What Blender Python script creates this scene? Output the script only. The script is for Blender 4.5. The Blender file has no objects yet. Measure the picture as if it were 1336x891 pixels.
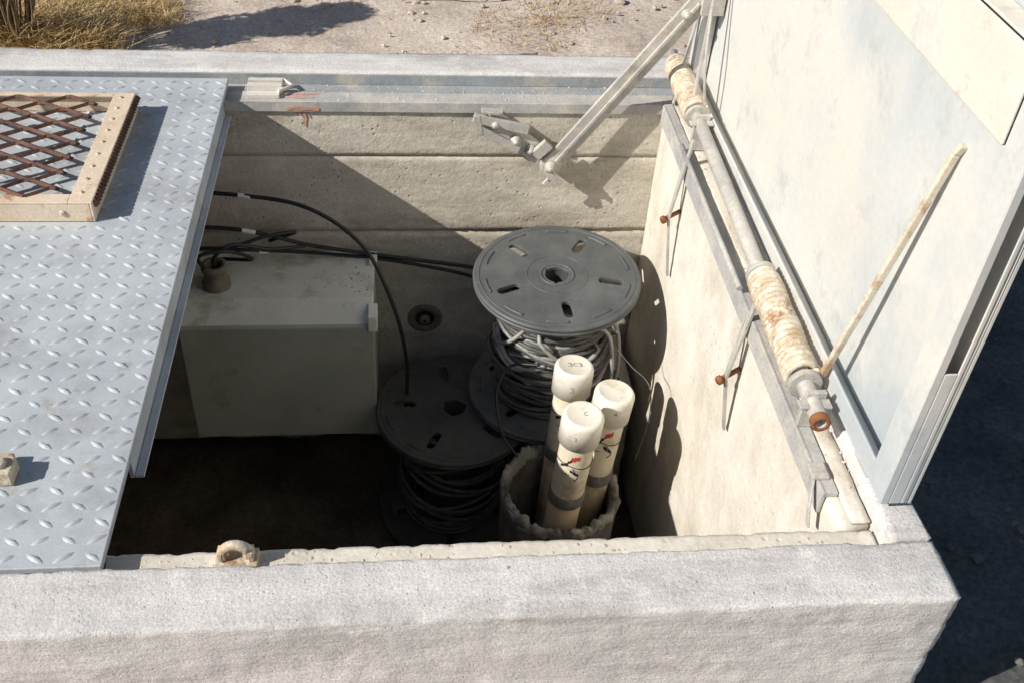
import bpy, bmesh, math, random
from mathutils import Vector, Matrix, noise
random.seed(7)
S = 1.6           # metres per modelling unit
D = bpy.data
scene = bpy.context.scene
V = Vector

# ------------------------------------------------------------------ materials
def M(name, c1, c2, rough=.8, metal=0.0, ns=5, fine=.12, bump=.25, bs=60, pits=0.0, ps=45,
      stain=None, stain2=None, stretch=None, lo=.34, hi=.66):
    m = D.materials.new(name); m.use_nodes = True
    nt = m.node_tree; N = nt.nodes; L = nt.links
    b = N['Principled BSDF']
    tc = N.new('ShaderNodeTexCoord')
    vec = tc.outputs['Object']
    if stretch:
        mp = N.new('ShaderNodeMapping'); mp.inputs['Scale'].default_value = stretch
        L.new(vec, mp.inputs['Vector']); vecs = mp.outputs[0]
    else: vecs = vec
    def noi(scale, detail=3, rgh=.6, dist=0.0, vv=None):
        n = N.new('ShaderNodeTexNoise'); n.inputs['Scale'].default_value = scale
        n.inputs['Detail'].default_value = detail; n.inputs['Roughness'].default_value = rgh
        n.inputs['Distortion'].default_value = dist
        L.new(vv or vec, n.inputs['Vector']); return n.outputs['Fac']
    def mr(sock, a, bb, c=0, d=1):
        r = N.new('ShaderNodeMapRange'); r.inputs[1].default_value = a; r.inputs[2].default_value = bb
        r.inputs[3].default_value = c; r.inputs[4].default_value = d
        L.new(sock, r.inputs[0]); return r.outputs[0]
    def mix(fac, A, B, mode='MIX'):
        x = N.new('ShaderNodeMix'); x.data_type = 'RGBA'; x.blend_type = mode
        for s, v in ((0, fac), (6, A), (7, B)):
            if hasattr(v, 'is_linked'): L.new(v, x.inputs[s])
            elif s == 0: x.inputs[0].default_value = v
            else: x.inputs[s].default_value = (*v, 1)
        return x.outputs[2]
    def math_(op, a, bb):
        x = N.new('ShaderNodeMath'); x.operation = op
        for i, v in enumerate((a, bb)):
            if hasattr(v, 'is_linked'): L.new(v, x.inputs[i])
            else: x.inputs[i].default_value = v
        return x.outputs[0]
    col = mix(mr(noi(ns, 4, .62, 0, vecs), lo, hi), c1, c2)
    if stain:
        c, sc, l0, h0, amt = stain
        col = mix(mr(noi(sc, 5, .7, 0, vecs), l0, h0, 0, amt), col, c)
    if stain2:
        c, sc, l0, h0, amt = stain2
        col = mix(mr(noi(sc*1.37+.3, 5, .75, 0), l0, h0, 0, amt), col, c)
    f = mr(noi(bs*2.3, 1, .7), .25, .75, 1-fine, 1+fine)
    cmb = N.new('ShaderNodeCombineColor')
    for i in range(3): L.new(f, cmb.inputs[i])
    col = mix(1.0, col, cmb.outputs[0], 'MULTIPLY')
    if bump:
        h = noi(bs, 3, .65)
        if bump > .12: h = math_('ADD', h, math_('MULTIPLY', noi(bs*.17, 2, .6, 0, vecs), 1.6))
        if pits:
            vo = N.new('ShaderNodeTexVoronoi'); vo.inputs['Scale'].default_value = ps
            L.new(tc.outputs['Object'], vo.inputs['Vector'])
            p = math_('MULTIPLY', mr(vo.outputs['Distance'], .08, .2, 1, 0), mr(noi(ps*.2, 1), .5, .62))
            h = math_('SUBTRACT', h, math_('MULTIPLY', p, pits*3))
            col = mix(math_('MULTIPLY', p, min(1, pits)*.5), col, tuple(x*.5 for x in c1))
        bp = N.new('ShaderNodeBump'); bp.inputs['Strength'].default_value = bump
        bp.inputs['Distance'].default_value = .006
        L.new(h, bp.inputs['Height']); L.new(bp.outputs[0], b.inputs['Normal'])
    L.new(col, b.inputs['Base Color'])
    b.inputs['Roughness'].default_value = rough
    b.inputs['Metallic'].default_value = metal
    if rough >= .85: b.inputs['Specular IOR Level'].default_value = .2
    return m

m_conc  = M('concrete_rim', (.57,.55,.54), (.72,.70,.685), .93, bump=.34, bs=110, pits=.7, ps=75, ns=4,
            stain=((.40,.375,.365), 3.6, .50, .68, .75), stain2=((.80,.78,.77), 9, .52, .68, .65), fine=.22, stretch=(.45,2.0,2.6))
m_concw = M('concrete_wall', (.53,.485,.41), (.67,.62,.53), .93, bump=.45, bs=55, pits=.9, ps=34,
            stain=((.35,.305,.24), 4, .48, .70, .75), stain2=((.76,.72,.65), 7, .5, .7, .5), fine=.14, stretch=(.6,1,1.8))
m_concr = M('concrete_cream', (.67,.62,.54), (.80,.75,.67), .9, bump=.35, bs=45, pits=.5, ps=30,
            stain=((.46,.38,.28), 3, .48, .70, .7), stain2=((.86,.83,.78), 5, .5, .7, .5), fine=.08, stretch=(1,1,.6))
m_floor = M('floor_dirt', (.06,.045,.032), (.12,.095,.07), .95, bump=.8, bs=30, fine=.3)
m_galv  = M('galvanized_plate', (.45,.49,.53), (.58,.615,.65), .55, metal=.06, ns=3.0, bump=.07, bs=90, fine=.08,
            stain=((.37,.385,.40), 4.5, .48, .66, .75), stain2=((.33,.27,.20), 6, .60, .72, .75))
m_door  = M('galvanized_door', (.48,.52,.545), (.63,.65,.65), .55, metal=.05, ns=1.1, bump=.05, bs=28, fine=.04,
            stain=((.72,.69,.63), 1.2, .44, .62, .85), stain2=((.38,.385,.39), 4, .56, .74, .6), lo=.4, hi=.6)
m_doorr = M('door_rail_faded', (.66,.62,.55), (.76,.73,.66), .7, metal=.03, ns=3, bump=.06, bs=40, fine=.05,
            stain=((.50,.52,.53), 3, .5, .66, .8), stain2=((.40,.34,.27), 8, .6, .74, .6))
m_steel = M('weathered_steel', (.42,.41,.39), (.60,.57,.52), .65, metal=.15, ns=9, bump=.25, bs=80,
            stain=((.34,.21,.12), 14, .58, .7, .8), stain2=((.68,.64,.56), 8, .48, .65, .7))
m_angle = M('frame_steel', (.38,.38,.38), (.53,.51,.49), .75, metal=.06, ns=7, bump=.25, bs=60,
            stain=((.62,.58,.51), 5, .47, .64, .85), stain2=((.25,.18,.12), 14, .6, .72, .7))
m_slate = M('frame_steel_dark', (.26,.28,.30), (.36,.38,.40), .75, metal=.05, ns=7, bump=.2, bs=60,
            stain=((.52,.49,.43), 5, .50, .66, .85))
m_spring= M('spring_rust', (.66,.59,.47), (.52,.38,.24), .8, metal=.05, ns=20, bump=.5, bs=90,
            stain=((.34,.16,.07), 18, .54, .66, .9), stain2=((.78,.74,.64), 25, .48, .6, .8))
m_rod   = M('cream_rod', (.60,.54,.43), (.70,.64,.53), .75, ns=14, bump=.3, bs=90,
            stain=((.38,.22,.11), 10, .52, .64, .85))
m_rust  = M('rust', (.20,.08,.035), (.33,.15,.07), .9, ns=30, bump=.5, bs=100)
m_mesh  = M('rusty_mesh', (.09,.04,.027), (.19,.09,.06), .8, ns=20, bump=.4, bs=100)
m_tan   = M('tan_paint', (.70,.56,.41), (.80,.67,.52), .65, ns=9, bump=.2, bs=70,
            stain=((.42,.22,.11), 13, .56, .67, .85))
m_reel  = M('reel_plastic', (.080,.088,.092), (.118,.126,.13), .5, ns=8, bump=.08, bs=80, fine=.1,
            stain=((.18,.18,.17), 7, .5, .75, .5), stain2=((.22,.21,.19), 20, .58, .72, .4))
m_reelb = M('reel_plastic_shaded', (.055,.055,.052), (.09,.087,.08), .7, ns=8, bump=.08, bs=80, fine=.12)  # darker copy of the reel plastic; shade on lower reel and drums is in the colour
m_hole  = M('dark_recess', (.02,.02,.02), (.035,.03,.03), .9, bump=0)
m_cab1  = M('cable_grey', (.26,.26,.25), (.44,.44,.42), .5, ns=15, bump=0)
m_cab2  = M('cable_dark_grey', (.07,.07,.07), (.14,.14,.13), .5, ns=15, bump=0)
m_black = M('cable_black', (.012,.012,.013), (.03,.03,.03), .45, ns=15, bump=0)
m_pvc   = M('pvc', (.74,.66,.50), (.83,.76,.61), .5, ns=10, bump=.05, fine=.05,
            stain=((.42,.32,.20), 9, .50, .66, .75))
m_pvcd  = M('pvc_dirty', (.55,.42,.26), (.68,.56,.38), .65, ns=10, bump=.1, fine=.08,
            stain=((.28,.20,.12), 9, .5, .66, .8))
m_cap   = M('pvc_cap', (.81,.77,.67), (.88,.85,.77), .42, ns=10, bump=.04, fine=.03,
            stain=((.52,.42,.30), 10, .54, .68, .65))
m_ink   = M('marker_ink', (.10,.095,.09), (.20,.18,.16), .6, bump=0)
m_red   = M('red_label', (.50,.05,.04), (.62,.10,.07), .5, bump=0)
m_redp  = M('red_paint', (.60,.24,.17), (.66,.40,.32), .8, ns=40, bump=0)
m_white = M('white_label', (.75,.75,.72), (.8,.8,.78), .5, bump=0)
m_box   = M('painted_box', (.38,.40,.34), (.45,.465,.40), .6, ns=4, bump=.07, bs=60, fine=.04,
            stain=((.50,.49,.42), 5, .5, .7, .5), stain2=((.25,.20,.14), 7, .56, .72, .55))
m_boxt  = M('painted_box_pale', (.72,.71,.63), (.82,.80,.72), .8, ns=6, bump=.1, bs=60, fine=.06,  # paler box colour for the top, chamfer and hinges
            stain=((.42,.34,.24), 8, .54, .68, .65))
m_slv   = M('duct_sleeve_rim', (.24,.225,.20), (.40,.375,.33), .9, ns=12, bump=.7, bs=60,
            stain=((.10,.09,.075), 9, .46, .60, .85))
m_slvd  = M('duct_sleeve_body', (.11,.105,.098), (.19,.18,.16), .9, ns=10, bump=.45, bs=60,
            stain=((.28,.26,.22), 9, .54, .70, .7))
m_fit   = M('dusty_fitting', (.16,.14,.11), (.26,.23,.18), .9, ns=12, bump=.3)
m_soil  = M('sandy_soil', (.52,.43,.36), (.67,.58,.50), .97, ns=1.6, bump=.9, bs=28, fine=.25,
            stain=((.38,.30,.24), 2.5, .5, .7, .7), stain2=((.74,.67,.60), 6, .52, .7, .6))
m_shsoil  = M('shaded_soil', (.085,.09,.088), (.15,.15,.145), .95, ns=3, bump=.9, bs=28, fine=.3,  # soil colour darkened to deepen the shadow right of the vault
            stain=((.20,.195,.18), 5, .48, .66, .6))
m_peb   = M('pebble', (.45,.38,.32), (.72,.66,.58), .9, ns=3, bump=0)
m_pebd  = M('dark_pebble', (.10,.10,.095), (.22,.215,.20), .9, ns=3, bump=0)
m_grass = M('dry_grass_mat', (.40,.28,.15), (.60,.46,.26), .9, ns=7, bump=0)
m_bush  = M('dry_bush_mat', (.42,.30,.14), (.74,.56,.30), .9, ns=6, bump=0)
m_stick = M('dry_stick_mat', (.14,.10,.06), (.26,.19,.13), .9, ns=20, bump=0)

# ------------------------------------------------------------------ helpers
def parent(name, loc):
    e = D.objects.new(name, None); e.empty_display_size = .1
    e.location = V(loc); scene.collection.objects.link(e); return e

def obj(name, bm, mat, par=None, smooth=False, bevel=0.0, recalc=True):
    if recalc: bmesh.ops.recalc_face_normals(bm, faces=bm.faces)
    me = D.meshes.new(name); bm.to_mesh(me); bm.free()
    mats = mat if isinstance(mat, (list, tuple)) else [mat]
    for x in mats: me.materials.append(x)
    if smooth:
        for p in me.polygons: p.use_smooth = True
    o = D.objects.new(name, me); scene.collection.objects.link(o)
    if par: o.parent = par; o.location = -par.location
    if bevel:
        md = o.modifiers.new('bevel', 'BEVEL'); md.width = bevel; md.segments = 2
        md.limit_method = 'ANGLE'; md.angle_limit = math.radians(40)
    return o

def B(): return bmesh.new()

def box(bm, lo, hi, mi=0):
    vs = [bm.verts.new((x, y, z)) for x in (lo[0], hi[0]) for y in (lo[1], hi[1]) for z in (lo[2], hi[2])]
    for f in ((0,1,3,2),(4,6,7,5),(0,4,5,1),(2,3,7,6),(0,2,6,4),(1,5,7,3)):
        bm.faces.new([vs[i] for i in f]).material_index = mi
    return vs

def obox(bm, p0, p1, w, h, up=V((0,0,1)), mi=0):
    p0 = V(p0); p1 = V(p1); d = (p1-p0).normalized(); s = d.cross(up).normalized(); u = s.cross(d)
    vs = []
    for p in (p0, p1):
        for a, b in ((-1,-1),(1,-1),(1,1),(-1,1)):
            vs.append(bm.verts.new(p + s*w/2*a + u*h/2*b))
    for f in ((0,1,2,3),(7,6,5,4),(0,4,5,1),(1,5,6,2),(2,6,7,3),(3,7,4,0)):
        bm.faces.new([vs[i] for i in f]).material_index = mi

def tube(bm, pts, r, seg=8, cap=True, mi=0):
    pts = [V(p) for p in pts]; n = len(pts)
    rr = r if isinstance(r, (list, tuple)) else [r]*n
    t0 = (pts[1]-pts[0]).normalized()
    u = t0.orthogonal().normalized()
    rings = []
    for i, p in enumerate(pts):
        t = (pts[min(i+1, n-1)] - pts[max(i-1, 0)])
        if t.length < 1e-9: t = t0
        t.normalize(); u = (u - t*u.dot(t)).normalized(); w = t.cross(u)
        rings.append([bm.verts.new(p + (u*math.cos(a) + w*math.sin(a))*rr[i])
                      for a in [2*math.pi*k/seg for k in range(seg)]])
    for i in range(n-1):
        for k in range(seg):
            f = bm.faces.new((rings[i][k], rings[i][(k+1)%seg], rings[i+1][(k+1)%seg], rings[i+1][k]))
            f.material_index = mi; f.smooth = True
    if cap:
        bm.faces.new(rings[0][::-1]).material_index = mi
        bm.faces.new(rings[-1]).material_index = mi

def lathe(bm, c, prof, seg=48, mi=0, axis=V((0,0,1))):
    c = V(c); axis = V(axis).normalized(); u = axis.orthogonal().normalized(); w = axis.cross(u)
    rings = []
    for r, h in prof:
        rings.append([bm.verts.new(c + axis*h + (u*math.cos(2*math.pi*k/seg)+w*math.sin(2*math.pi*k/seg))*r)
                      for k in range(seg)])
    for i in range(len(prof)-1):
        for k in range(seg):
            f = bm.faces.new((rings[i][k], rings[i][(k+1)%seg], rings[i+1][(k+1)%seg], rings[i+1][k]))
            f.material_index = mi; f.smooth = True
    return rings

def crv(ctrl, n=12):
    P = [V(p) for p in ctrl]; P = [P[0]*2-P[1]] + P + [P[-1]*2-P[-2]]
    out = []
    for i in range(1, len(P)-2):
        a, b, c, d = P[i-1:i+3]
        for k in range(n):
            t = k/n
            out.append(.5*((2*b)+(c-a)*t+(2*a-5*b+4*c-d)*t*t+(3*b-a-3*c+d)*t**3))
    out.append(P[-2]); return out

def lin(a, b, step):
    n = max(1, int(round(abs(b-a)/step))); return [a+(b-a)*i/n for i in range(n+1)]

def rough_box(name, xs, ys, zs, mat, par, amp=.0012, chip=.005, lf=.9):
    bm = B(); vd = {}
    nx, ny, nz = len(xs)-1, len(ys)-1, len(zs)-1
    def gv(i, j, k):
        if (i, j, k) in vd: return vd[(i, j, k)]
        fl = V(((i==nx)-(i==0), (j==ny)-(j==0), (k==nz)-(k==0)))
        p = V((xs[i], ys[j], zs[k])); cnt = sum(1 for q in fl if q)
        o = noise.noise(p*9)*amp + noise.noise(p*45)*amp*.7
        if cnt >= 2:
            o -= chip*(.25 + max(0, noise.noise(p*22+V((3,1,7))))*lf + max(0, noise.noise(p*70))*1.3)
        p2 = p + fl.normalized()*o if cnt else p
        v = vd[(i, j, k)] = bm.verts.new(p2); return v
    def q(a, b, c, d): bm.faces.new((a, b, c, d))
    for i in range(nx):
        for j in range(ny):
            for k in (0, nz): q(gv(i,j,k), gv(i+1,j,k), gv(i+1,j+1,k), gv(i,j+1,k))
    for i in range(nx):
        for k in range(nz):
            for j in (0, ny): q(gv(i,j,k), gv(i+1,j,k), gv(i+1,j,k+1), gv(i,j,k+1))
    for j in range(ny):
        for k in range(nz):
            for i in (0, nx): q(gv(i,j,k), gv(i,j+1,k), gv(i,j+1,k+1), gv(i,j,k+1))
    return obj(name, bm, mat, par, smooth=True)

# ------------------------------------------------------------------ VAULT
XL, XR = -1.45, .655
vault = parent('concrete_vault', (0, 1.4, -.3))
zt = [-1.05, -.6, -.4, -.3, -.25, -.2, -.16, -.12, -.09, -.06, -.045, -.03, -.018, -.008, 0]
zf = [-1.05,-.6,-.4]+lin(-.3,-.02,.010)+[-.012,-.006,0]
rough_box('front_rim', lin(XL, XR, .008), [.685,.69,.70]+lin(.71,.76,.01)+[.767,.772], zf, m_conc, vault, .0022, .0038)
rough_box('front_ledge', lin(XL+.11, .60, .006), lin(.774,.817,.0065), [-1.05,-.5,-.3,-.2,-.12,-.08,-.05,-.036,-.030], m_concr, vault, .0008, .0042, .35)
rough_box('back_rim', lin(XL, XR, .012), lin(2.04,2.137,.012), zt, m_conc, vault, .0016, .004)
rough_box('back_wall_course_1', lin(XL+.11,.575,.012), [1.96,1.97,2.0,2.038], lin(-.1545,-.031,.011), m_concw, vault, .0012, .0022)
rough_box('back_wall_course_2', lin(XL+.11,.575,.012), [1.961,1.971,2.0,2.038], lin(-.349,-.1558,.012), m_concw, vault, .0012, .0022)
rough_box('back_wall_course_3', lin(XL+.11,.575,.016), [1.964,1.974,2.0,2.038], lin(-1.05,-.3505,.02), m_concw, vault, .0015, .003)
rough_box('side_wall', [.557,.57,.60], lin(.822,1.962,.012), lin(-1.05,-.031,.016), m_concr, vault, .0012, .0025)
rough_box('side_ledge', [.573,.58,.59,.6005], lin(.823,1.956,.012), [-.0305,-.028,-.024], m_concr, vault, .0008, .003)
rough_box('side_rim', [.602,.612,.625,.64,.65,.655], lin(.775,2.037,.012), zt, m_conc, vault, .0016, .005)
rough_box('far_side_wall', [XL,-1.40,XL+.108], lin(.775,2.037,.05), [-1.05,-.6,-.3,-.1,0], m_conc, vault)
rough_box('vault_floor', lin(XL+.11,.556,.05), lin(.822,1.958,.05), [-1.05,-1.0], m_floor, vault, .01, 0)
bm = B()
box(bm, (XL+.12, 1.957, -.0305), (.598, 1.998, -.0245))
box(bm, (XL+.12, 1.953, -.047), (.552, 1.9585, -.0235))
box(bm, (.5525, .872, -.0305), (.572, 1.9565, -.0225))
box(bm, (.5495, .872, -.062), (.5555, 1.95, -.0225))
obj('steel_edge_frame', bm, m_angle, vault, bevel=.0012)
bm = B()
box(bm, (XL+.12, 1.9985, -.0305), (.598, 2.036, -.0262))
box(bm, (XL+.12, 2.0345, -.0260), (.598, 2.0385, -.003))
obj('steel_seat_channel', bm, m_slate, vault, bevel=.001)
bm = B()
lathe(bm, (.048,1.966,-.607), [(.022,.001),(.026,.006),(.036,.008),(.042,.004),(.044,-.006)], 32, axis=V((0,-1,0)))
lathe(bm, (.048,1.962,-.607), [(.023,.0),(.001,.0)], 32, 1, V((0,-1,0)))
lathe(bm, (.048,1.962,-.607), [(.012,.001),(.012,.010),(.004,.012)], 20, 0, V((0,-1,0)))
obj('conduit_knockout', bm, [m_fit, m_hole], vault)
bm = B()
random.seed(3)
def smear(pts, w, nrm):
    for a, b in zip(pts[:-1], pts[1:]):
        obox(bm, a, b, w*random.uniform(.6,1.2), .0006, up=nrm)
smear([(-.235,1.9520,-.040),(-.22,1.9520,-.037),(-.20,1.9520,-.039),(-.185,1.952,-.038),(-.17,1.9520,-.041)], .008, V((0,-1,0)))
smear([(-.203,1.9578,-.048),(-.200,1.9575,-.06),(-.202,1.9575,-.070),(-.203,1.9575,-.082)], .006, V((0,-1,0)))
smear([(-.214,1.9578,-.049),(-.208,1.9575,-.058)], .004, V((0,-1,0)))
smear([(-.195,1.9578,-.050),(-.192,1.9575,-.062)], .003, V((0,-1,0)))
smear([(-.245,1.985,-.0238),(-.225,1.989,-.0238),(-.20,1.987,-.0238),(-.172,1.989,-.0238)], .006, V((0,0,1)))
smear([(-.235,1.972,-.0238),(-.205,1.970,-.0238),(-.182,1.973,-.0238)], .006, V((0,0,1)))
obj('red_paint_mark', bm, m_redp, vault)

# ------------------------------------------------------------------ DIAMOND PLATE HATCH (closed)
hatch = parent('diamond_plate_hatch', (-.8, 1.4, 0))
bm = B()
PX0, PX1, PY0, PY1 = -1.32, -.355, .779, 2.012
box(bm, (PX0,PY0,-.013), (PX1,PY1,-.003))
obj('plate', bm, m_galv, hatch, bevel=.0015)
bm = B()
box(bm, (-.3665,.965,-.058), (-.3605,1.95,-.0135))
box(bm, (-.3600,.965,-.058), (-.348,1.95,-.054))
box(bm, (-.80,.925,-.066), (-.792,1.95,-.0135))
obj('stiffener_channel', bm, m_galv, hatch, bevel=.001)
bm = B()
box(bm, (PX0+.01,.790,-.0285), (PX1-.004,.802,-.0135))
box(bm, (PX0+.01,1.985,-.0225), (PX1-.004,1.998,-.0135))
box(bm, (PX0+.01,.8025,-.0265), (PX0+.02,1.9845,-.0135))
obj('light_block_strips', bm, m_hole, hatch)  # unseen strips added under the plate to stop sunlight leaking in
bm = B()
p = .0325; j = 0; y = PY0+.014
while y < PY1-.01:
    x = PX1-.013; i = 0
    while x > PX0+.01:
        a = math.radians(34 if (i+j) % 2 else -34) + random.uniform(-.04,.04)
        c = V((x, y, -.0034)); ca, sa = math.cos(a), math.sin(a)
        wr = random.uniform(.82,1.05)
        L_, W_, H_ = .0145*wr, .0044, .0032*wr
        def T(px, py, pz): return bm.verts.new(c + V((px*ca-py*sa, px*sa+py*ca, pz)))
        ring = [T(*q) for q in ((-L_,0,0),(-L_*.55,-W_*.8,0),(0,-W_,0),(L_*.55,-W_*.8,0),(L_,0,0),(L_*.55,W_*.8,0),(0,W_,0),(-L_*.55,W_*.8,0))]
        top = [T(*q) for q in ((-L_*.6,0,H_*.8),(0,-W_*.35,H_),(L_*.6,0,H_*.8),(0,W_*.35,H_))]
        for f in ((0,1,8),(1,2,9,8),(2,3,10,9),(3,4,10),(4,5,10),(5,6,11,10),(6,7,8,11),(7,0,8),(8,9,10,11)):
            al = ring+top; bm.faces.new([al[q] for q in f]).smooth = True
        x -= p; i += 1
    y += p*.80; j += 1
obj('raised_lugs', bm, m_galv, hatch)
bm = B()
box(bm, (-.52,.905,-.001), (-.485,.935,.022)); box(bm, (-.512,.935,-.001), (-.493,.95,.012))
lathe(bm, (-.502,.92,.022), [(.010,0),(.010,.006),(.001,.007)], 16)
obj('lock_block', bm, m_spring, hatch, bevel=.002)

# ------------------------------------------------------------------ VENT GRATE
vent = parent('expanded_metal_vent_grate', (-.7, 1.68, 0))
vx0, vx1, vy0, vy1, vh = -.93, -.508, 1.486, 1.868, .036
bm = B()
fw = .038
box(bm, (vx1-fw, vy0, vh-.004), (vx1, vy1, vh))
box(bm, (vx1-.0045, vy0, -.0015), (vx1-.0003, vy1, vh-.0045))
box(bm, (vx0, vy0, vh-.0042), (vx1-fw-.0004, vy0+.026, vh-.0003))
box(bm, (vx0, vy0+.0003, -.0015), (vx1-.005, vy0+.0045, vh-.0046))
box(bm, (vx0, vy1-.012, vh-.0042), (vx1-fw-.0004, vy1, vh-.0003))
box(bm, (vx0, vy1-.0045, -.0015), (vx1-.005, vy1-.0003, vh-.0046))
box(bm, (vx0, vy0+.031, vh-.0042), (vx0+fw, vy1-.031, vh))
box(bm, (vx0, vy0+.005, -.0015), (vx0+.0045, vy1-.005, vh-.0046))
obj('frame', bm, m_tan, vent, bevel=.001)
bm = B()
for k in range(9):
    yy = vy0+.03+k*(vy1-vy0-.05)/8
    lathe(bm, (vx1-.022, yy, vh), [(.0038,0),(.0032,.0018),(.001,.0026)], 10)
for k in range(4):
    lathe(bm, (vx1-.05-k*.12, vy0, .015), [(.006,0),(.005,.002),(.001,.003)], 12, axis=V((0,-1,0)))
obj('rivets', bm, m_spring, vent)
bm = B()
a_, b_ = .046, .0245
k = 0; yy = vy0+.030
while yy < vy1-.012:
    pts = []; i = 0; x = vx0+.03
    while x < vx1-fw+.012:
        s = 1 if (i+k) % 2 else -1
        pts.append((x-a_*.12*s, yy+s*b_*.46, vh+.000+.0015*s)); pts.append((x+a_*.12, yy+s*b_*.46, vh+.001+.0015*s))
        x += a_; i += 1
    for q0, q1 in zip(pts[:-1], pts[1:]):
        obox(bm, q0, q1, .0084, .0060, up=V((0,.7,1)))
    yy += b_; k += 1
for k in range(34):
    yy = vy0+.010+k*(vy1-vy0-.016)/33
    obox(bm, (vx1-.001, yy, .024), (vx1+.006, yy+.003, .030), .0045, .010)
obj('expanded_metal', bm, m_mesh, vent)

# ------------------------------------------------------------------ OPEN DOOR
door = parent('open_hatch_door', (.62, 1.4, .4))
bm = B()
y0, y1, z0, z1 = .822, 1.99, .012, .90
ys_ = lin(y0, y1, .02); zs_ = lin(z0, z1, .02)
def sk(y, z): return .0034*noise.noise(V((y*2.6, z*2.6, .3)))+.0006*noise.noise(V((y*9, z*9, 2)))
g = {}
for i, y in enumerate(ys_):
    for k, z in enumerate(zs_): g[(i,k)] = bm.verts.new((.633+sk(y,z), y, z))
for i in range(len(ys_)-1):
    for k in range(len(zs_)-1): bm.faces.new((g[(i,k)], g[(i,k+1)], g[(i+1,k+1)], g[(i+1,k)])).smooth = True
box(bm, (.6375, y0, z0), (.641, y1, z1))
obj('skin', bm, m_door, door, recalc=True)
bm = B()
box(bm, (.600, y0+.003, z0), (.604, y0+.045, z1))
box(bm, (.6045, y0+.0415, z0), (.6315, y0+.045, z1))
box(bm, (.600, y0, z0), (.611, y0+.0027, z1))
box(bm, (.627, y0, z0), (.6327, y0+.0027, z1))
box(bm, (.6113, y0, z0), (.6267, y0+.0027, .235))
box(bm, (.600, y0+.0453, z0), (.6315, y1-.04, z0+.004))
box(bm, (.600, y0+.0453, z0+.0045), (.604, y1-.04, z0+.034))
box(bm, (.600, y1-.039, z0), (.6305, y1-.002, z1))
box(bm, (.602, y0+.0453, z1-.04), (.6305, y1-.04, z1))
obj('frame_rails', bm, m_door, door, bevel=.0012)
bm = B()
box(bm, (.600, y0+.0455, .500), (.6305, y1-.041, .504))
box(bm, (.596, y0+.0455, .5045), (.600, y1-.041, .60))
box(bm, (.600, y0+.0455, .6005), (.6305, y1-.041, .604))
obj('cross_stiffener', bm, m_doorr, door, bevel=.0015)
bm = B()
obox(bm, (.590,1.043,.034), (.6265,.984,.426), .008, .010, up=V((1,0,0)))
obox(bm, (.590,1.043,.034), (.592,1.085,.020), .009, .007, up=V((1,0,0)))
obox(bm, (.6265,.984,.426), (.6305,.980,.440), .008, .010, up=V((1,0,0)))
obj('prop_rod', bm, m_rod, door, bevel=.0018)
bm = B()
for yy in (.90, 1.05, 1.29, 1.55, 1.78, 1.93):
    box(bm, (.6045, yy-.022, -.001), (.63, yy+.022, .0115))
    tube(bm, [(.614, yy-.024, .006), (.614, yy+.024, .006)], .008, 12)
obj('hinges', bm, m_steel, door, bevel=.001)

# ------------------------------------------------------------------ TORSION SPRING ASSEMBLY
tor = parent('torsion_spring_assembly', (.57, 1.45, .03))
A0 = V((.562,.955,.024)); A1 = V((.582,2.06,.042)); ax = (A1-A0).normalized()
def on(y): return A0 + ax*((y-A0.y)/ax.y)
bm = B()
lathe(bm, A0, [(.0075,.03),(.0075,0),(.0125,0),(.0125,(A1-A0).length*.999),(.001,(A1-A0).length)], 20, axis=ax)
obj('shaft', bm, m_steel, tor, smooth=False)
bm = B()
lathe(bm, A0, [(.0078,.028),(.0078,-.001),(.0135,-.001),(.0135,.010),(.0126,.012)], 20, axis=ax)
lathe(bm, A0, [(.0076,.027),(.001,.027)], 20, axis=ax, mi=1)
obj('shaft_end', bm, [m_rust, m_hole], tor)
def spring(ya, yb, turns, R=.0225, r=.0058, name='spring'):
    bm = B(); a = on(ya); b = on(yb); u = ax.orthogonal().normalized(); w = ax.cross(u)
    n = turns*18; pts = []
    for i in range(n+1):
        t = i/n; an = 2*math.pi*turns*t
        pts.append(a.lerp(b, t) + (u*math.cos(an)+w*math.sin(an))*(R+.0008*math.sin(an*.13)))
    tube(bm, pts, r, 8)
    obj(name, bm, m_spring, tor)
spring(1.045, 1.275, 21, .0215, .0055); spring(1.80, 2.0, 18, .0215, .0055)
bm = B()
for y in (1.035, 1.285, 1.79, 2.01):
    p_ = on(y); lathe(bm, p_, [(.012,-.005),(.0245,-.005),(.0245,.005),(.012,.005)], 24, axis=ax)
for y in (1.0, 1.765):
    p_ = on(y); box(bm, (p_.x-.012, y-.004, -.022), (p_.x+.018, y+.004, p_.z+.018))
    box(bm, (p_.x-.024, y-.022, p_.z+.004), (p_.x+.022, y-.0045, p_.z+.008))
obj('collars_and_brackets', bm, m_steel, tor, bevel=.0012)
bm = B()
tube(bm, [(.598,1.30,.012),(.600,1.78,.018)], .006, 10)
tube(bm, [(.545,1.30,-.010),(.547,1.76,-.010)], .0050, 10)
obj('guide_bars', bm, m_angle, tor)
for yy, zb in ((1.705,-.285),(1.232,-.262)):
    st = B()
    obox(st, (.553, yy+.004, .030), (.530, yy, -.14), .011, .004, up=V((1,0,0)))
    obox(st, (.530, yy, -.14), (.549, yy-.002, zb), .010, .004, up=V((1,0,0)))
    obox(st, (.551, yy+.03, -.03), (.532, yy+.006, -.135), .006, .003, up=V((1,0,0)))
    tube(st, [(.556, yy+.012, -.135), (.518, yy-.004, -.145)], .0045, 8, mi=1)
    lathe(st, (.519, yy-.004, -.145), [(.001,-.004),(.008,-.004),(.008,.004),(.001,.004)], 6, 1, V((-1,-.4,-.2)))
    obj('retaining_strap', st, [m_steel, m_rust], tor)

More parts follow.
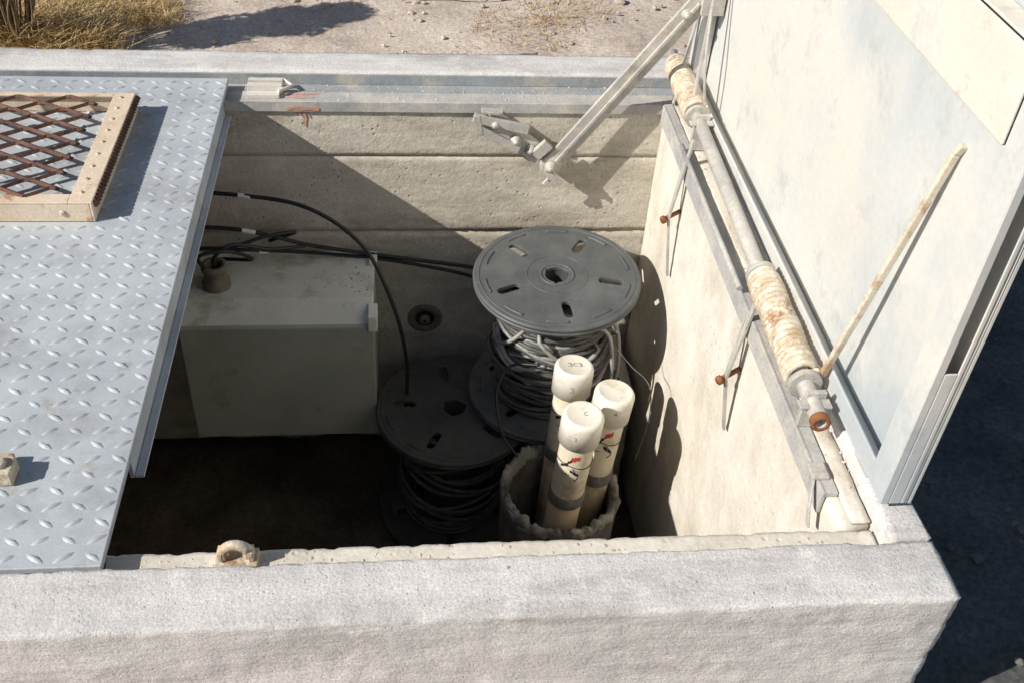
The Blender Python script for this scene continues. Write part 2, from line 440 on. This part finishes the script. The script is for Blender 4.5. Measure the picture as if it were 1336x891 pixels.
clip = parent('frame_corner_clip', (.545,.88,-.02))
bm = B()
obox(bm, (.548,.905,-.020), (.536,.87,-.050), .008, .003, up=V((1,0,0)))
obox(bm, (.536,.87,-.050), (.538,.86,-.075), .010, .003, up=V((1,0,0)))
box(bm, (.543,.895,-.0222), (.566,.925,-.017))
obj('bent_clip', bm, m_steel, clip, bevel=.001)

# ------------------------------------------------------------------ HOLD OPEN ARM
arm = parent('hold_open_arm', (.38,1.92,.05))
AY = 1.925
J = V((.3165,AY,-.155)); E = V((.590,AY+.004,.222)); K = V((.183,AY,-.047))
bm = B()
obox(bm, J, E, .008, .040, up=V((-1,0,1)))
obox(bm, J+V((.010,-.0065,.012)), J+(E-J)*.97+V((0,-.0065,0)), .0048, .007, up=V((-1,0,1)))
lathe(bm, J, [(.001,.0045),(.023,.0045),(.023,-.0045),(.001,-.0045)], 20, axis=V((0,-1,0)))
obj('long_arm', bm, m_steel, arm, bevel=.0012)
bm = B()
obox(bm, J+V((0,.012,0)), K+V((0,.008,0)), .007, .046, up=V((1,0,1)))
obox(bm, K+V((-.036,-.004,.008)), K+V((.080,-.004,-.020)), .010, .020, up=V((1,0,1)))
obox(bm, K+V((-.024,-.004,-.018)), K+V((.062,-.004,-.068)), .010, .018, up=V((1,0,1)))
obox(bm, K+V((-.03,-.006,.014)), K+V((-.022,-.006,-.030)), .008, .014, up=V((1,0,0)))
obox(bm, K+V((-.02,.0,.022)), K+V((.02,.0,.018)), .020, .006)
obox(bm, K+V((.012,.012,-.0)), K+V((.012,.030,.004)), .030, .008)
obox(bm, J+V((-.036,-.004,.026)), J+V((-.008,-.004,.056)), .012, .024, up=V((1,0,1)))
obox(bm, J+V((-.004,-.006,-.005)), J+V((.012,-.006,-.048)), .006, .018, up=V((1,0,0)))
obox(bm, J+V((.0,-.006,-.03)), J+V((-.012,-.006,-.045)), .006, .010, up=V((1,0,0)))
obj('short_arm', bm, m_steel, arm, bevel=.0012)
bm = B()
def bolt(p, r=.012, l=.012):
    lathe(bm, p, [(.001,l),(r*.6,l),(r*.6,l*.55),(r,l*.5),(r,0),(r*1.35,0),(r*1.35,-.004)], 12, axis=V((0,-1,0)))
bolt(J+V((0,-.010,0)), .010); bolt(J+V((-.045,.002,.036)), .008)
bolt(K+V((.01,-.003,-.008)), .009); bolt(K+V((.055,-.002,-.048)), .008); bolt(E+V((-.03,-.006,-.035)), .009)
obj('pivot_bolts', bm, m_steel, arm)
bm = B()
box(bm, (.585,AY-.012,.19), (.6305,AY+.016,.26))
obox(bm, (.572,1.955,-.02), (.600,1.965,.22), .012, .005, up=V((1,0,0)))
obox(bm, (.575,1.83,.06), (.602,1.90,.30), .006, .006, up=V((1,0,0)))
tube(bm, crv([(.60,1.90,.36),(.588,1.86,.24),(.582,1.82,.14),(.594,1.81,.05)],8), .003, 6)
obj('door_bracket', bm, m_steel, arm, bevel=.001)

# ------------------------------------------------------------------ small frame hardware
lat = parent('latch_bracket', (-.28,2.0,-.02))
bm = B()
box(bm, (-.315,1.985,-.0243), (-.245,1.998,-.004)); box(bm, (-.315,2.008,-.0258), (-.245,2.020,-.004))
box(bm, (-.315,1.965,-.0243), (-.250,1.984,-.016)); box(bm, (-.3,1.9987,-.0258), (-.26,2.0075,-.014))
tube(bm, [(-.252,1.975,-.012),(-.225,2.0,-.012),(-.245,2.02,-.008)], .004, 8)
obj('bracket_body', bm, m_doorr, lat, bevel=.0015)
lug = parent('rusty_lifting_lug', (-.205,.80,-.01))
bm = B()
n = 16
tube(bm, [(-.205+.015*math.cos(a), .797, -.010+.014*math.sin(a)) for a in [math.pi*(-.15+1.3*i/n) for i in range(n+1)]],
     .0065, 10)
box(bm, (-.230,.785,-.031), (-.180,.812,-.020))
box(bm, (-.226,.790,-.0195), (-.220,.805,-.004)); box(bm, (-.190,.790,-.0195), (-.184,.805,-.004))
obj('eye', bm, m_spring, lug, bevel=.001)

# ------------------------------------------------------------------ REELS
def flange(name, c, R, par, mat, rot=0., tilt=Matrix.Identity(3), slots=5, th=.008):
    cu = D.curves.new(name, 'CURVE'); cu.dimensions = '2D'; cu.fill_mode = 'BOTH'; cu.extrude = th/2
    cu.bevel_depth = .0008; cu.bevel_resolution = 1
    def sp(pts):
        s = cu.splines.new('POLY'); s.points.add(len(pts)-1)
        for i, (x, y) in enumerate(pts): s.points[i].co = (x, y, 0, 1)
        s.use_cyclic_u = True
    sp([(R*math.cos(2*math.pi*i/96), R*math.sin(2*math.pi*i/96)) for i in range(96)])
    hole = []
    for i in range(48):
        a = 2*math.pi*i/48; r = R*.15
        if i % 16 in (2,3): r = R*.175
        hole.append((r*math.cos(a), r*math.sin(a)))
    sp(hole)
    for k in range(slots):
        a = rot+2*math.pi*k/slots; ra, rb, w = R*.565, R*.750, R*.062
        pts = []
        for i in range(9):
            b = -math.pi/2+math.pi*i/8; pts.append((rb+w*math.cos(b), w*math.sin(b)))
        for i in range(9):
            b = math.pi/2+math.pi*i/8; pts.append((ra+w*math.cos(b), w*math.sin(b)))
        sp([(x*math.cos(a)-y*math.sin(a), x*math.sin(a)+y*math.cos(a)) for x, y in pts])
    t = D.objects.new('tmp', cu); scene.collection.objects.link(t)
    bpy.context.view_layer.update()
    me = D.meshes.new_from_object(t.evaluated_get(bpy.context.evaluated_depsgraph_get()))
    D.objects.remove(t)
    bm = B(); bm.from_mesh(me)
    def ring(r, rr, z, a0=0, a1=2*math.pi, n=96):
        pts = [(r*math.cos(a0+(a1-a0)*i/n), r*math.sin(a0+(a1-a0)*i/n), z) for i in range(n+1)]
        tube(bm, pts, rr, 8, cap=(a1-a0 < 6))
    ring(R, .0052, 0); ring(R*.955, .0018, th/2+.0005); ring(R*.20, .0030, th/2+.0005); ring(R*.37, .0014, th/2+.0005)
    ring(R, .0045, -.010)
    for k in range(10):
        a = rot+.3+k*math.pi/5; ring(R*.885, .0030, th/2+.001, a, a+.30, 10)
    bm.transform(Matrix.Translation(c) @ tilt.to_4x4())
    me.materials.clear()
    return obj(name, bm, mat, par)

def reel(c_top, z_bot, R, mat, tiltdeg, cabs, rot, seed):
    par = parent('cable_reel', (c_top[0], c_top[1], (c_top[2]+z_bot)/2))
    tl = Matrix.Rotation(math.radians(tiltdeg[0]), 3, 'X') @ Matrix.Rotation(math.radians(tiltdeg[1]), 3, 'Y')
    flange('top_flange', V(c_top), R, par, mat, rot, tl)
    cb = V((c_top[0], c_top[1], z_bot))
    flange('bottom_flange', cb, R, par, mat, rot+.4)
    bm = B(); hgt = c_top[2]-z_bot
    lathe(bm, cb, [(R*.15,.003),(R*.15,hgt-.003)], 32)
    lathe(bm, cb, [(R*.42,.005),(R*.42,hgt-.005)], 40)
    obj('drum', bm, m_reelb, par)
    for ci, (mt, layers, off, f0, f1, wb) in enumerate(cabs):
        bm = B(); pts = []; turns = layers; n = turns*26; r = .0046
        for i in range(n+1):
            t = i/n; a = 2*math.pi*turns*t + off
            zz = f0+(f1-f0)*(.5+.5*math.sin(t*math.pi*5+off)) + .03*math.sin(a*.37+off)
            RR = R*(.47+.20*(1-abs(zz-.4)*1.1)) + r*2.0*t*1.5 + .005*math.sin(a*.51+off*3) + .003*math.sin(a*1.3+seed)
            wob = wb*(.014*math.sin(a+off*2+t*9) + .006*math.sin(2*a+t*14))
            pts.append(cb + V((RR*math.cos(a), RR*math.sin(a), .015+(hgt-.035)*min(1,max(0,zz)) + wob)))
        for q in pts: q.z = min(max(q.z, z_bot+.012), c_top[2]-.014)
        tube(bm, pts, r, 7)
        obj('wound_cable', bm, mt, par)
    return par
R1 = .1745
r1 = reel((.323,1.745,-.318), -.637, R1, m_reel, (1.5,-1.5),
          [(m_cab2,36,.3,0,.8,.5),(m_cab2,18,1.1,.1,.8,1.2),(m_cab1,14,1.9,.35,.95,1.5),(m_cab1,6,4.0,.5,.9,2.2),(m_cab2,8,2.7,.5,.95,2.0)], math.radians(-14), 1)
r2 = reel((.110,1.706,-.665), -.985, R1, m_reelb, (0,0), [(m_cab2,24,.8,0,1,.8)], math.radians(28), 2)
bm = B()
rnd = random.Random(5)
for k in range(5):
    a0 = rnd.uniform(-2.7,-.6); span = rnd.uniform(.8,1.4); R_ = R1*rnd.uniform(.70,.78); zz = rnd.uniform(-.50,-.40)
    pts = []; sg = rnd.choice((-1,1))
    for i in range(13):
        t = i/12; a = a0+span*(t-.5)
        rr = R_+.010*math.sin(t*math.pi)-(.03 if i in (0,12) else 0)
        pts.append((.323+rr*math.cos(a), 1.745+rr*math.sin(a), zz-.04*math.sin(t*math.pi)+.05*(t-.5)*sg))
    tube(bm, pts, .0046, 7)
for (x, y, z) in ((.44,1.66,-.345),(.46,1.69,-.345)):
    tube(bm, crv([(x-.07,y-.01,z-.03),(x-.02,y-.02,z-.04),(x,y-.02,z-.10),(x+.005,y-.02,z-.2),(x-.02,y-.01,z-.28)],8), .0045, 7)
obj('loose_loops', bm, m_cab1, r1)
blk = parent('concrete_support_block', (.41,1.80,-.8))
rough_box('block', lin(.30,.53,.02), lin(1.72,1.94,.02), lin(-.998,-.645,.03), m_concw, blk)

# ------------------------------------------------------------------ CONDUITS AND SLEEVE
slv = parent('broken_duct_sleeve', (.325,1.435,-.8))
bm = B(); seg = 140; SR = .122; SC = V((.320,1.435,0))
def rag(k, ph):
    a = 2*math.pi*k/seg
    return .009*noise.noise(V((math.cos(a)*1.8, math.sin(a)*1.8, ph))) + .008*noise.noise(V((math.cos(a)*9, math.sin(a)*9, ph))) + .005*noise.noise(V((math.cos(a)*22, math.sin(a)*22, ph)))
def fold(k, z):
    a = 2*math.pi*k/seg
    return .0025*noise.noise(V((math.cos(a)*5, math.sin(a)*5, z*14))) + .002*noise.noise(V((math.cos(a)*18, math.sin(a)*18, z*30)))
prof = [(SR,-1.0),(SR,-.85),(SR,-.76),(SR,-.72),(SR+.001,-.69),(SR+.001,-.672),(SR+.003,-.656),(SR+.005,-.644),(SR+.003,-.636),(SR-.003,-.634),
        (SR-.011,-.640),(SR-.015,-.66),(SR-.016,-.70),(SR-.017,-.80),(SR-.017,-.99)]
rings = []
for pi, (r, z) in enumerate(prof):
    ring = []
    for k in range(seg):
        a = 2*math.pi*k/seg; e = rag(k, 1.3)
        zz = z + (e*1.9 if 5 <= pi <= 11 else e*.8 if pi in (4,12) else 0); rr = r + fold(k, z)*(1 if 1 < pi < 13 else 0)*(2.0 if 5 <= pi <= 10 else 1)
        ring.append(bm.verts.new((SC.x+rr*math.cos(a), SC.y+rr*math.sin(a), zz)))
    rings.append(ring)
for i in range(len(prof)-1):
    for k in range(seg):
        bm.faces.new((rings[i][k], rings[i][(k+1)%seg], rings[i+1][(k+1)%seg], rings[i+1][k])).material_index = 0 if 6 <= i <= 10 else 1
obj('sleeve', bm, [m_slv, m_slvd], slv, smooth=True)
bm = B()
for k in range(10):
    a = rnd.uniform(0, 6.28); a2 = a+rnd.uniform(.25,.8); rr0 = SR+rnd.uniform(-.010,.004); zc = -.642+rnd.uniform(-.02,.008)
    nn = 12; pts = []
    for i in range(nn):
        aa = a+(a2-a)*i/(nn-1)
        pts.append((SC.x+(rr0+rnd.uniform(-.003,.003))*math.cos(aa), SC.y+(rr0+rnd.uniform(-.003,.003))*math.sin(aa), zc+rnd.uniform(-.005,.005)+.015*noise.noise(V((aa*3,k,0)))))
    w_ = rnd.uniform(.002,.0045)
    tube(bm, pts, [w_*(.3+.9*math.sin(math.pi*(i+.5)/nn))*rnd.uniform(.7,1.2) for i in range(nn)], 6)
obj('peeling_lining', bm, m_slv, slv, smooth=True)

def conduit(top, base, label, strokes, seed):
    rnd = random.Random(seed)
    top = V(top); base = V(base); ax_ = (top-base).normalized(); Lg = (top-base).length
    par = parent('pvc_conduit', tuple((top+base)/2))
    rp, rc = .034, .0405
    bm = B(); lathe(bm, base, [(rp,Lg-.21),(rp,Lg-.03)], 40, axis=ax_)
    lathe(bm, base, [(rp,0),(rp,Lg-.2101)], 40, 2, axis=ax_)
    lathe(bm, base, [(rp+.0006,Lg-.243),(rp+.0030,Lg-.240),(rp+.0032,Lg-.216),(rp+.0006,Lg-.212)], 40, 1, axis=ax_)
    obj('pipe', bm, [m_pvc, m_slvd, m_pvcd], par)
    bm = B()
    lathe(bm, top, [(rp+.001,-.066),(rc,-.066),(rc+.0003,-.010),(rc-.001,-.005),(rc-.004,-.0015),(rc-.008,0),(rc-.009,-.0006),(.0002,.0003)], 40, axis=ax_)
    obj('cap', bm, m_cap, par)
    u = V((1,0,0)); u = (u-ax_*u.dot(ax_)).normalized(); w = ax_.cross(u)
    def patch(a0, a1, h0, h1, mt, nm, rr=rp+.0007, slant=0):
        b2 = B(); vs = []
        for i in range(9):
            a = a0+(a1-a0)*i/8; j1 = rnd.uniform(-.0022,.0022); j2 = rnd.uniform(-.0022,.0022)
            for h in (h0+j1, h1+j2):
                vs.append(b2.verts.new(base+ax_*(Lg+h+slant*i/8)+(u*math.cos(a)+w*math.sin(a))*rr))
        for i in range(8): b2.faces.new((vs[2*i], vs[2*i+2], vs[2*i+3], vs[2*i+1]))
        obj(nm, b2, mt, par, smooth=True)
    A = math.radians(label)
    patch(A-.15, A+.30, -.100, -.088, m_red, 'red_label', slant=.006)
    patch(A-.75, A-.30, -.125, -.117, m_black, 'black_mark', slant=.010)
    patch(A-.12, A+.42, -.128, -.121, m_black, 'black_mark', slant=-.014)
    patch(A-.35, A-.10, -.112, -.104, m_black, 'black_mark', slant=.012)
    patch(A-.6, A-.1, -.142, -.139, m_ink, 'black_mark', slant=.004)
    b3 = B()
    tube(b3, [base+ax_*(Lg-.116+.005*math.sin(a*2))+(u*math.cos(a)+w*math.sin(a))*(rp+.0015) for a in [i*.3 for i in range(22)]], .0009, 5)
    tube(b3, crv([base+ax_*(Lg-.118)+(u*math.cos(A)+w*math.sin(A))*(rp+.002), base+ax_*(Lg-.13)+(u*math.cos(A+.3)+w*math.sin(A+.3))*(rp+.010), base+ax_*(Lg-.15)+(u*math.cos(A+.2)+w*math.sin(A+.2))*(rp+.004)],6), .0011, 5)
    obj('tie_wire', b3, m_black, par)
    b5 = B()
    s3 = [(-.4,.9),(.1,1.0),(.35,.7),(0,.5),(.4,.25),(.2,-.1),(-.4,-.05)]
    s4 = [(.2,-.2),(.2,1),(-.4,.3),(.45,.35)]
    sc_ = [(.4,.9),(-.1,1),(-.4,.5),(-.1,0),(.4,.1)]
    for ch, ox, oy, k in strokes:
        pts = {'3': s3, '4': s4, 'c': sc_}[ch]; P3 = []
        for x, y in pts:
            x = x*k+rnd.uniform(-.0006,.0006); y = y*k
            if oy is None:
                P3.append(top+ax_*.0006+u*(x+ox)+w*(y-k*.5))
            else:
                a = math.radians(-100)+(x+ox)/rc; P3.append(top+ax_*(oy+y)+(u*math.cos(a)+w*math.sin(a))*(rc+.0004))
        tube(b5, crv(P3, 4), .0005, 5)
    obj('handwriting', b5, m_ink, par)
conduit((.3415,1.543,-.389), (.315,1.50,-.99), -100, [('3',-.010,None,.010),('c',.001,None,.009),('3',.011,None,.009),('3',0,-.040,.011)], 1)
conduit((.412,1.463,-.388), (.365,1.45,-.99), -95, [('4',.006,-.03,.007)], 2)
conduit((.333,1.372,-.360), (.300,1.385,-.99), -105, [('3',-.010,-.035,.007),('c',.004,None,.008)], 3)

# ------------------------------------------------------------------ BOX ON BACK WALL
bx = parent('equipment_enclosure', (-.27,1.84,-.58))
bm = B()
x0,x1,ya,yb,za,zb = -.478,-.067,1.7235,1.957,-.758,-.400
prof = [(ya,za),(ya,zb-.036),(ya+.006,zb-.030),(ya+.060,zb),(yb,zb),(yb,za)]
l = [bm.verts.new((x0,y,z)) for y,z in prof]
r_ = [bm.verts.new((x1,y,z)) for y,z in prof]
for i in range(len(prof)):
    f = bm.faces.new((l[i], l[(i+1)%6], r_[(i+1)%6], r_[i]))
    if i in (2,3): f.material_index = 1
bm.faces.new(l[::-1]); bm.faces.new(r_)
obj('enclosure_body', bm, [m_box, m_boxt], bx, bevel=.003)
bm = B()
box(bm, (x1-.012, ya-.004, zb-.045), (x1+.008, ya+.045, zb-.004))
box(bm, (x1-.012, yb-.06, zb+.0005), (x1+.006, yb-.02, zb+.012))
box(bm, (-.44,1.90,-.80), (-.40,1.958,-.759)); box(bm, (-.15,1.90,-.80), (-.11,1.958,-.759))
obj('corner_hinges', bm, m_boxt, bx, bevel=.002)
bm = B()
lathe(bm, (-.405,1.83,zb), [(.030,0),(.030,.014),(.024,.018),(.024,.042),(.028,.044),(.028,.056),(.018,.058),(.018,.03)], 28)
obj('conduit_fitting', bm, m_fit, bx)
bm = B()
for q in range(14):
    c = V((-.10+rnd.gauss(0,.012), rnd.uniform(1.80,1.93), zb+.0005))
    ret = bmesh.ops.create_icosphere(bm, subdivisions=1, radius=rnd.uniform(.001,.0022))
    for v in ret['verts']: v.co += c
obj('rust_crumbs', bm, m_rust, bx)

# ------------------------------------------------------------------ CABLES
cab = parent('black_cables', (0,1.8,-.3))
bm = B()
def C(ctrl, r=.0046): tube(bm, crv(ctrl, 14), r, 8)
C([(-.55,1.90,-.20),(-.34,1.90,-.215),(-.20,1.88,-.235),(-.09,1.85,-.31),(-.03,1.80,-.42),(.0,1.77,-.55),(.0,1.75,-.68),(-.02,1.74,-.80)])
C([(-.60,1.88,-.28),(-.37,1.90,-.30),(-.20,1.92,-.36),(-.02,1.93,-.40),(.16,1.93,-.43),(.26,1.93,-.46)])
C([(-.60,1.90,-.34),(-.36,1.90,-.355),(-.22,1.93,-.385),(-.05,1.93,-.405),(.14,1.93,-.45),(.25,1.93,-.50)], .0042)
C([(-.405,1.83,-.37),(-.40,1.82,-.32),(-.36,1.84,-.30),(-.29,1.88,-.34),(-.22,1.92,-.36)], .0042)
C([(-.41,1.82,-.37),(-.43,1.81,-.31),(-.37,1.83,-.31),(-.33,1.87,-.36),(-.40,1.90,-.38)], .0042)
C([(-.60,1.86,-.31),(-.40,1.87,-.33),(-.30,1.90,-.32),(-.24,1.93,-.33),(-.30,1.94,-.36)], .0042)
C([(.232,1.49,-.60),(.20,1.52,-.56),(.19,1.58,-.50),(.22,1.62,-.46),(.28,1.60,-.44)], .003)
obj('cable_runs', bm, m_black, cab)
bm = B()
C([(-.348,1.90,-.2145),(-.322,1.899,-.2185)], .0056); C([(-.35,1.9,-.304),(-.322,1.903,-.312)], .0056)
C([(-.32,1.905,-.365),(-.30,1.912,-.37)], .0052)
obj('white_tags', bm, m_white, cab)
thin = parent('loose_wire', (.47,1.5,-.5))
bm = B()
C([(.44,1.60,-.40),(.47,1.58,-.43),(.50,1.53,-.44),(.50,1.49,-.50),(.48,1.47,-.60)], .0012)
obj('wire', bm, m_cab2, thin)

# ------------------------------------------------------------------ GRIT ON LEDGES
bm = B()
def grit(n, xr, yr, z, rmax):
    for k in range(n):
        x, y = rnd.uniform(*xr), rnd.uniform(*yr)
        r = rmax*(.25+.75*rnd.random()**3)
        ret = bmesh.ops.create_icosphere(bm, subdivisions=1, radius=r)
        s = V((rnd.uniform(.6,1.5), rnd.uniform(.6,1.5), rnd.uniform(.3,.7)))
        for v in ret['verts']: v.co = V((x+v.co.x*s.x, y+v.co.y*s.y, z+v.co.z*s.z))
grit(220, (-.34,.59), (.776,.812), -.030, .0032)
grit(160, (-.34,.59), (1.96,1.997), -.0243, .003)
grit(160, (-.34,.59), (2.0,2.033), -.0260, .003)
grit(120, (.575,.60), (.85,1.95), -.0238, .0035)
grit(90, (XL,XR-.01), (.70,.765), 0, .0024)
grit(60, (-.46,-.08), (1.79,1.94), -.400, .003)
obj('loose_grit', bm, m_peb)

# ------------------------------------------------------------------ GROUND
GZ = -.30
def axis_vals(fine_lo, fine_hi, step, far, cuts):
    v = lin(fine_lo, fine_hi, step); s = step*1.5; x = fine_hi
    while x < far: x += s; s *= 1.35; v.append(x)
    s = step*1.5; x = fine_lo
    while x > -far: x -= s; s *= 1.35; v.append(x)
    v = [a for a in v if all(abs(a-c) > step*.45 for c in cuts)] + list(cuts)
    return sorted(v)
gx = axis_vals(-3.0, 3.2, .04, 150, [XL+.02, XR-.02]); gy = axis_vals(.2, 5.5, .04, 150, [.70, 2.115])
bm = B(); gv = {}
for i, x in enumerate(gx):
    for j, y in enumerate(gy):
        q = V((x, y, 0)); near = 1 if abs(x) < 6 and -4 < y < 9 else 0
        z = GZ + near*(.018*noise.noise(q*1.3)+.010*noise.noise(q*5)+.005*noise.noise(q*14))
        gv[(i,j)] = bm.verts.new((x, y, z))
for i in range(len(gx)-1):
    for j in range(len(gy)-1):
        cx, cy = (gx[i]+gx[i+1])/2, (gy[j]+gy[j+1])/2
        if XL+.02 < cx < XR-.02 and .70 < cy < 2.115: continue
        f = bm.faces.new((gv[(i,j)], gv[(i+1,j)], gv[(i+1,j+1)], gv[(i,j+1)]))
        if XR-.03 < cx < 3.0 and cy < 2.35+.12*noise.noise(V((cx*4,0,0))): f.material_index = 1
obj('ground', bm, [m_soil, m_shsoil], smooth=True)
bm = B(); rnd = random.Random(11)
for k in range(2200):
    if k % 4: x, y = rnd.uniform(-2.2,1.6), 2.2+rnd.random()*2.2
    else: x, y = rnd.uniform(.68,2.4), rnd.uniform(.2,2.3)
    r = .0025+.011*rnd.random()**4
    if k % 90 == 1: r = rnd.uniform(.012,.022)
    ret = bmesh.ops.create_icosphere(bm, subdivisions=1 if r < .012 else 2, radius=r)
    sx, sy, sz = rnd.uniform(.7,1.3), rnd.uniform(.7,1.3), rnd.uniform(.4,.8); o_ = V((x*7,y*7,k))
    for v in ret['verts']:
        q = v.co.copy(); q *= 1+.35*noise.noise(q.normalized()*1.5+o_)
        v.co = V((x+q.x*sx, y+q.y*sy, GZ+.006+q.z*sz))
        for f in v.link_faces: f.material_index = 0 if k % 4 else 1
obj('gravel', bm, [m_peb, m_pebd])
def blades(bm, cx, cy, n, spread, hmin, hmax, lean=.5, w=.0022):
    for k in range(n):
        a = rnd.uniform(0,6.283); d = spread*math.sqrt(rnd.random())
        b0 = V((cx+d*math.cos(a), cy+d*math.sin(a), GZ-.005)); h = rnd.uniform(hmin,hmax)
        la = rnd.uniform(0,6.283); le = lean*rnd.uniform(.2,1.3)*h
        dv = V((math.cos(la), math.sin(la), 0)); s = V((-dv.y, dv.x, 0)); s.rotate(Matrix.Rotation(rnd.uniform(-1,1),3,'Z'))
        m_ = b0+dv*le*.35+V((0,0,h*.6)); t = b0+dv*le+V((0,0,h*rnd.uniform(.75,1)))
        v = [bm.verts.new(q) for q in (b0-s*w, b0+s*w, m_+s*w*.8, m_-s*w*.8, t)]
        bm.faces.new(v[:4]); bm.faces.new((v[3], v[2], v[4]))
bm = B()
for cx, cy, n, sp, h in ((.38,2.95,420,.17,.045),(.52,3.08,300,.14,.04),(-.15,3.2,120,.10,.05),(-.32,3.25,260,.13,.07),
                         (.1,3.3,100,.1,.04),(-.62,3.3,200,.2,.08),(.22,2.75,60,.08,.03),(-1.5,2.6,200,.2,.08),(-.62,2.82,140,.12,.03)):
    blades(bm, cx, cy, n, sp, h*.3, h, 1.4, .0013)
obj('dry_grass', bm, m_grass, recalc=False)
# dry bush: a leafy-topped shrub whose shadow falls to the right, dry grass in the sun around it
bush = parent('dry_bush', (-.95,2.82,GZ))
bm = B()
for k in range(150):       # low sprawling dry stems, sunlit
    a = rnd.uniform(0,6.283); d = math.sqrt(rnd.random())
    cx, cy = -1.08+.42*d*math.cos(a), 2.98+.20*d*math.sin(a)
    if abs(cy-(2.70+.38*(cx+1.0))) < .12 and cx > -1.0: continue
    blades(bm, cx, cy, 80, .07, .02, .12-.06*d, 1.8, .0013)
for k in range(46):        # low mound at the front
    a = rnd.uniform(0,6.283); d = math.sqrt(rnd.random())
    blades(bm, -.98+.20*d*math.cos(a), 2.74+.09*d*math.sin(a), 110, .05, .04, .20-.10*d, 1.0, .0016)
def leafball(c, R, n, s0):
    for k in range(n):
        q = V((rnd.gauss(0,1), rnd.gauss(0,1), rnd.gauss(0,1))).normalized()*R*rnd.random()**.45
        q.z *= .8; p0 = V(c)+q; d1 = V((rnd.gauss(0,1), rnd.gauss(0,1), rnd.gauss(0,1))).normalized(); d2 = d1.orthogonal().normalized()
        s = s0*rnd.uniform(.6,1.4)
        vv = [bm.verts.new(p0+o) for o in (-d1*s, d2*s*.35, d1*s, -d2*s*.35)]
        bm.faces.new(vv)
for c, R in (((-1.00,2.70,.22),.10),((-.92,2.73,.12),.08),((-1.10,2.68,.16),.10),((-1.03,2.72,.32),.08),((-.98,2.70,.02),.08),((-1.12,2.70,.28),.08)):
    leafball(c, R, 1500, .011)
obj('stems_and_leaves', bm, m_bush, bush, recalc=False)
bm = B()
for k in range(50):
    a = rnd.uniform(0,6.283); d = .05*rnd.random(); b0 = V((-1.02+d*math.cos(a), 2.71+d*math.sin(a)*.7, GZ-.01))
    t = b0+V((math.cos(a)*rnd.uniform(.02,.12), math.sin(a)*rnd.uniform(.02,.08), rnd.uniform(.25,.62)))
    mid = (b0+t)/2+V((rnd.uniform(-.03,.03), rnd.uniform(-.03,.03), .02))
    tube(bm, crv([b0,mid,t],5), .0026, 5)
obj('branches', bm, m_stick, bush)
bm = B()
for x, y, an, ln in ((.0,3.12,.15,.42),(.9,2.7,.9,.2),(-.1,2.62,-.3,.12),(.3,3.3,.3,.3),(.25,2.7,.4,.15)):
    d = V((math.cos(an), math.sin(an), 0)); p0 = V((x,y,GZ+.012)); pts = [p0+d*ln*(i/6)+V((rnd.uniform(-.006,.006), rnd.uniform(-.012,.012), rnd.uniform(0,.008))) for i in range(7)]
    tube(bm, crv(pts,3), .0032, 6)
obj('dry_twigs', bm, m_stick)

# ------------------------------------------------------------------ scale everything to metres
done = set()
for o in D.objects:
    o.location = o.location*S
    if o.type == 'MESH':
        if o.data.name not in done:
            done.add(o.data.name); o.data.transform(Matrix.Scale(S, 4))
        for md in o.modifiers:
            if md.type == 'BEVEL': md.width *= S

# ------------------------------------------------------------------ light
sd = V((1,.38,-.74)).normalized()
sl = D.lights.new('sun','SUN'); sl.energy = 5.0; sl.angle = math.radians(.55); sl.color = (1,.95,.865)
so = D.objects.new('sun', sl); so.rotation_euler = sd.to_track_quat('-Z','Y').to_euler(); so.location = (-6,-3,6)
scene.collection.objects.link(so)
w = D.worlds.new('World'); scene.world = w; w.use_nodes = True
nt = w.node_tree; sk_ = nt.nodes.new('ShaderNodeTexSky'); sk_.sky_type = 'NISHITA'; sk_.sun_disc = False
sk_.sun_elevation = math.asin(-sd.z); sk_.sun_rotation = math.atan2(-sd.x,-sd.y) % (2*math.pi)
nt.links.new(sk_.outputs[0], nt.nodes['Background'].inputs[0]); nt.nodes['Background'].inputs[1].default_value = .062

# ------------------------------------------------------------------ camera
cam = D.cameras.new('camera'); co = D.objects.new('camera', cam); scene.collection.objects.link(co)
right = V((.99463,-.0870,.0559)); down = V((-.0142,-.6503,-.7595)); fwd = V((.1025,.7546,-.648)).normalized()
right = (right-fwd*right.dot(fwd)).normalized(); up = right.cross(fwd).normalized()
m = Matrix((right, up, -fwd)).transposed().to_4x4(); m.translation = V((0,0,1))*S
co.matrix_world = m; cam.sensor_width = 36; cam.lens = 1350/1336*36; cam.clip_start = .05; cam.clip_end = 1000
scene.camera = co
scene.view_settings.view_transform = 'Standard'; scene.view_settings.look = 'None'; scene.view_settings.exposure = 0
